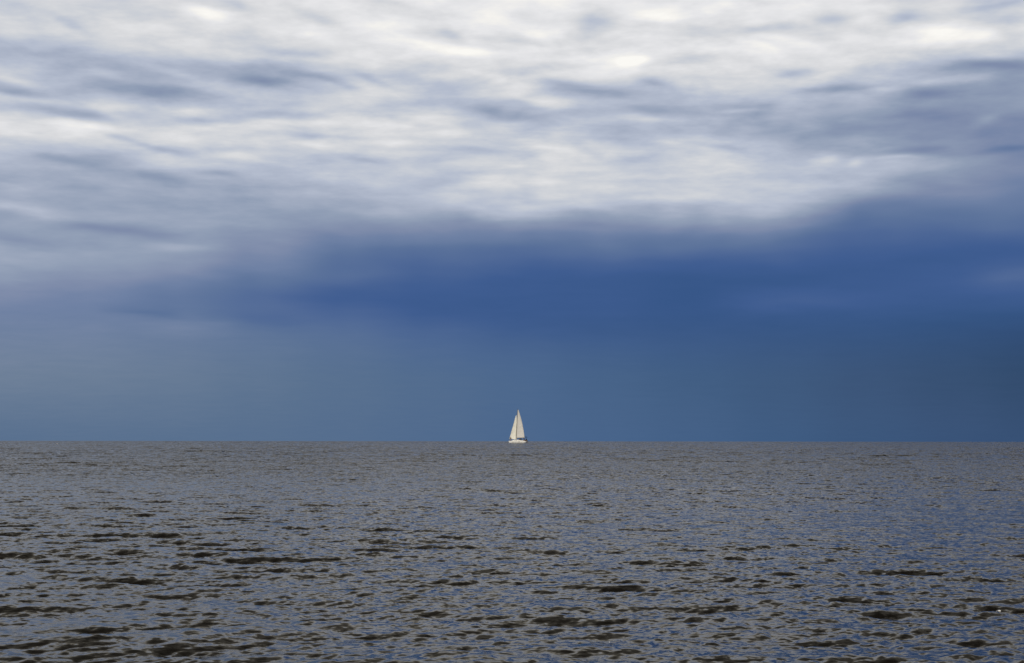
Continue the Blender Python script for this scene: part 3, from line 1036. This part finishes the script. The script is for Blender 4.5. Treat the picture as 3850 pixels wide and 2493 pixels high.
# ------------------------------------------------------------------ gulls resting on the water
def make_gull():
    root = empty('seagull', (0, 0, 0))
    bm = bmesh.new()
    st = [(-0.27, 0.035, 0.012, 0.10), (-0.20, 0.05, 0.035, 0.09), (-0.10, 0.075, 0.065, 0.06), (0.0, 0.085, 0.08, 0.05), (0.09, 0.075, 0.08, 0.055),
          (0.15, 0.05, 0.065, 0.09), (0.175, 0.034, 0.045, 0.13), (0.185, 0.030, 0.038, 0.165), (0.195, 0.036, 0.038, 0.20), (0.225, 0.034, 0.034, 0.21), (0.25, 0.012, 0.012, 0.205)]
    loft(bm, [[(x, wy * math.cos(a), z + hz * math.sin(a)) for a in [2 * math.pi * k / 14 for k in range(14)]] for x, wy, hz, z in st])
    bm_obj('body', bm, M['feather'], root)
    for s in (1, -1):
        bm = bmesh.new()
        loft(bm, [[(x, s * (y0 + wy * math.cos(a)), z + hz * math.sin(a)) for a in [2 * math.pi * k / 10 for k in range(10)]]
                  for x, y0, wy, hz, z in ((0.07, 0.062, 0.02, 0.03, 0.085), (0.0, 0.072, 0.022, 0.05, 0.09), (-0.12, 0.060, 0.02, 0.042, 0.10),
                                           (-0.24, 0.03, 0.012, 0.02, 0.115), (-0.34, 0.008, 0.005, 0.008, 0.125))])
        bm_obj('wing', bm, M['grey_feather'], root)
    bm = bmesh.new()
    tube(bm, [(0.245, 0, 0.205), (0.285, 0, 0.202), (0.30, 0, 0.193)], [0.011, 0.008, 0.002], 8)
    bm_obj('beak', bm, M['bill'], root)
    return root


def sea_point(px, py):
    """place on the water under a pixel of the photograph (its own scale)"""
    Xp = px - 1925; Yp = 1246.5 - py
    fy = F_PX * math.cos(PITCH) - Yp * math.sin(PITCH)
    fz = F_PX * math.sin(PITCH) + Yp * math.cos(PITCH)
    dep = -fz / math.hypot(Xp, fy)
    r = CAM_H / dep
    for _ in range(6):
        r = (CAM_H + r * r / (2 * R_EARTH)) / dep
    a = math.atan2(Xp, fy)
    return r * math.sin(a), r * math.cos(a)


gull = make_gull()
spots = [(210.5, 1670.6, 60, 'small white seagull floating far off, the left one of the pair', 1.0),
         (217.5, 1672.0, 215, 'small white seagull floating far off, the right one of the pair', 1.15)]
for i, (px, py, rz, lab, sc) in enumerate(spots):
    g = gull
    if i:
        g = gull.copy(); COL.objects.link(g)
        for ch in gull.children:
            c = ch.copy(); COL.objects.link(c); c.parent = g
    gx, gy = sea_point(px, py)
    g.location = (gx, gy, sea_height(gx, gy) + 0.0)
    g.rotation_euler = (0, 0, math.radians(rz))
    g.scale = (sc, sc, sc)
    tag(g, lab, 'seagull', 'pair of seagulls floating far off at the left')


# ------------------------------------------------------------------ flecks of foam close to the shore
def make_fleck(px, py, wdt, seed, label):
    x, y = sea_point(px, py)
    z = sea_height(x, y)
    g = np.random.default_rng(seed)
    bm = bmesh.new()
    for k in range(9):
        r_ = wdt * (0.16 + 0.16 * g.random())
        p = Vector(((g.random() - 0.5) * wdt * 0.8, (g.random() - 0.5) * wdt * 0.9, r_ * 0.3 + g.random() * wdt * 0.12))
        bmesh.ops.create_icosphere(bm, subdivisions=2, radius=r_, matrix=Matrix.Translation(p))
    o = bm_obj('foam_fleck', bm, M['foam'])
    o.location = (x, y, z)
    tag(o, label, 'foam', 'flecks of foam on the near water')


make_fleck(3759, 2291, 0.014, 1, 'bright white fleck of foam on the near water at far right')
make_fleck(2293, 2410, 0.007, 2, 'tiny pale fleck of foam on dark blue water near the bottom edge')
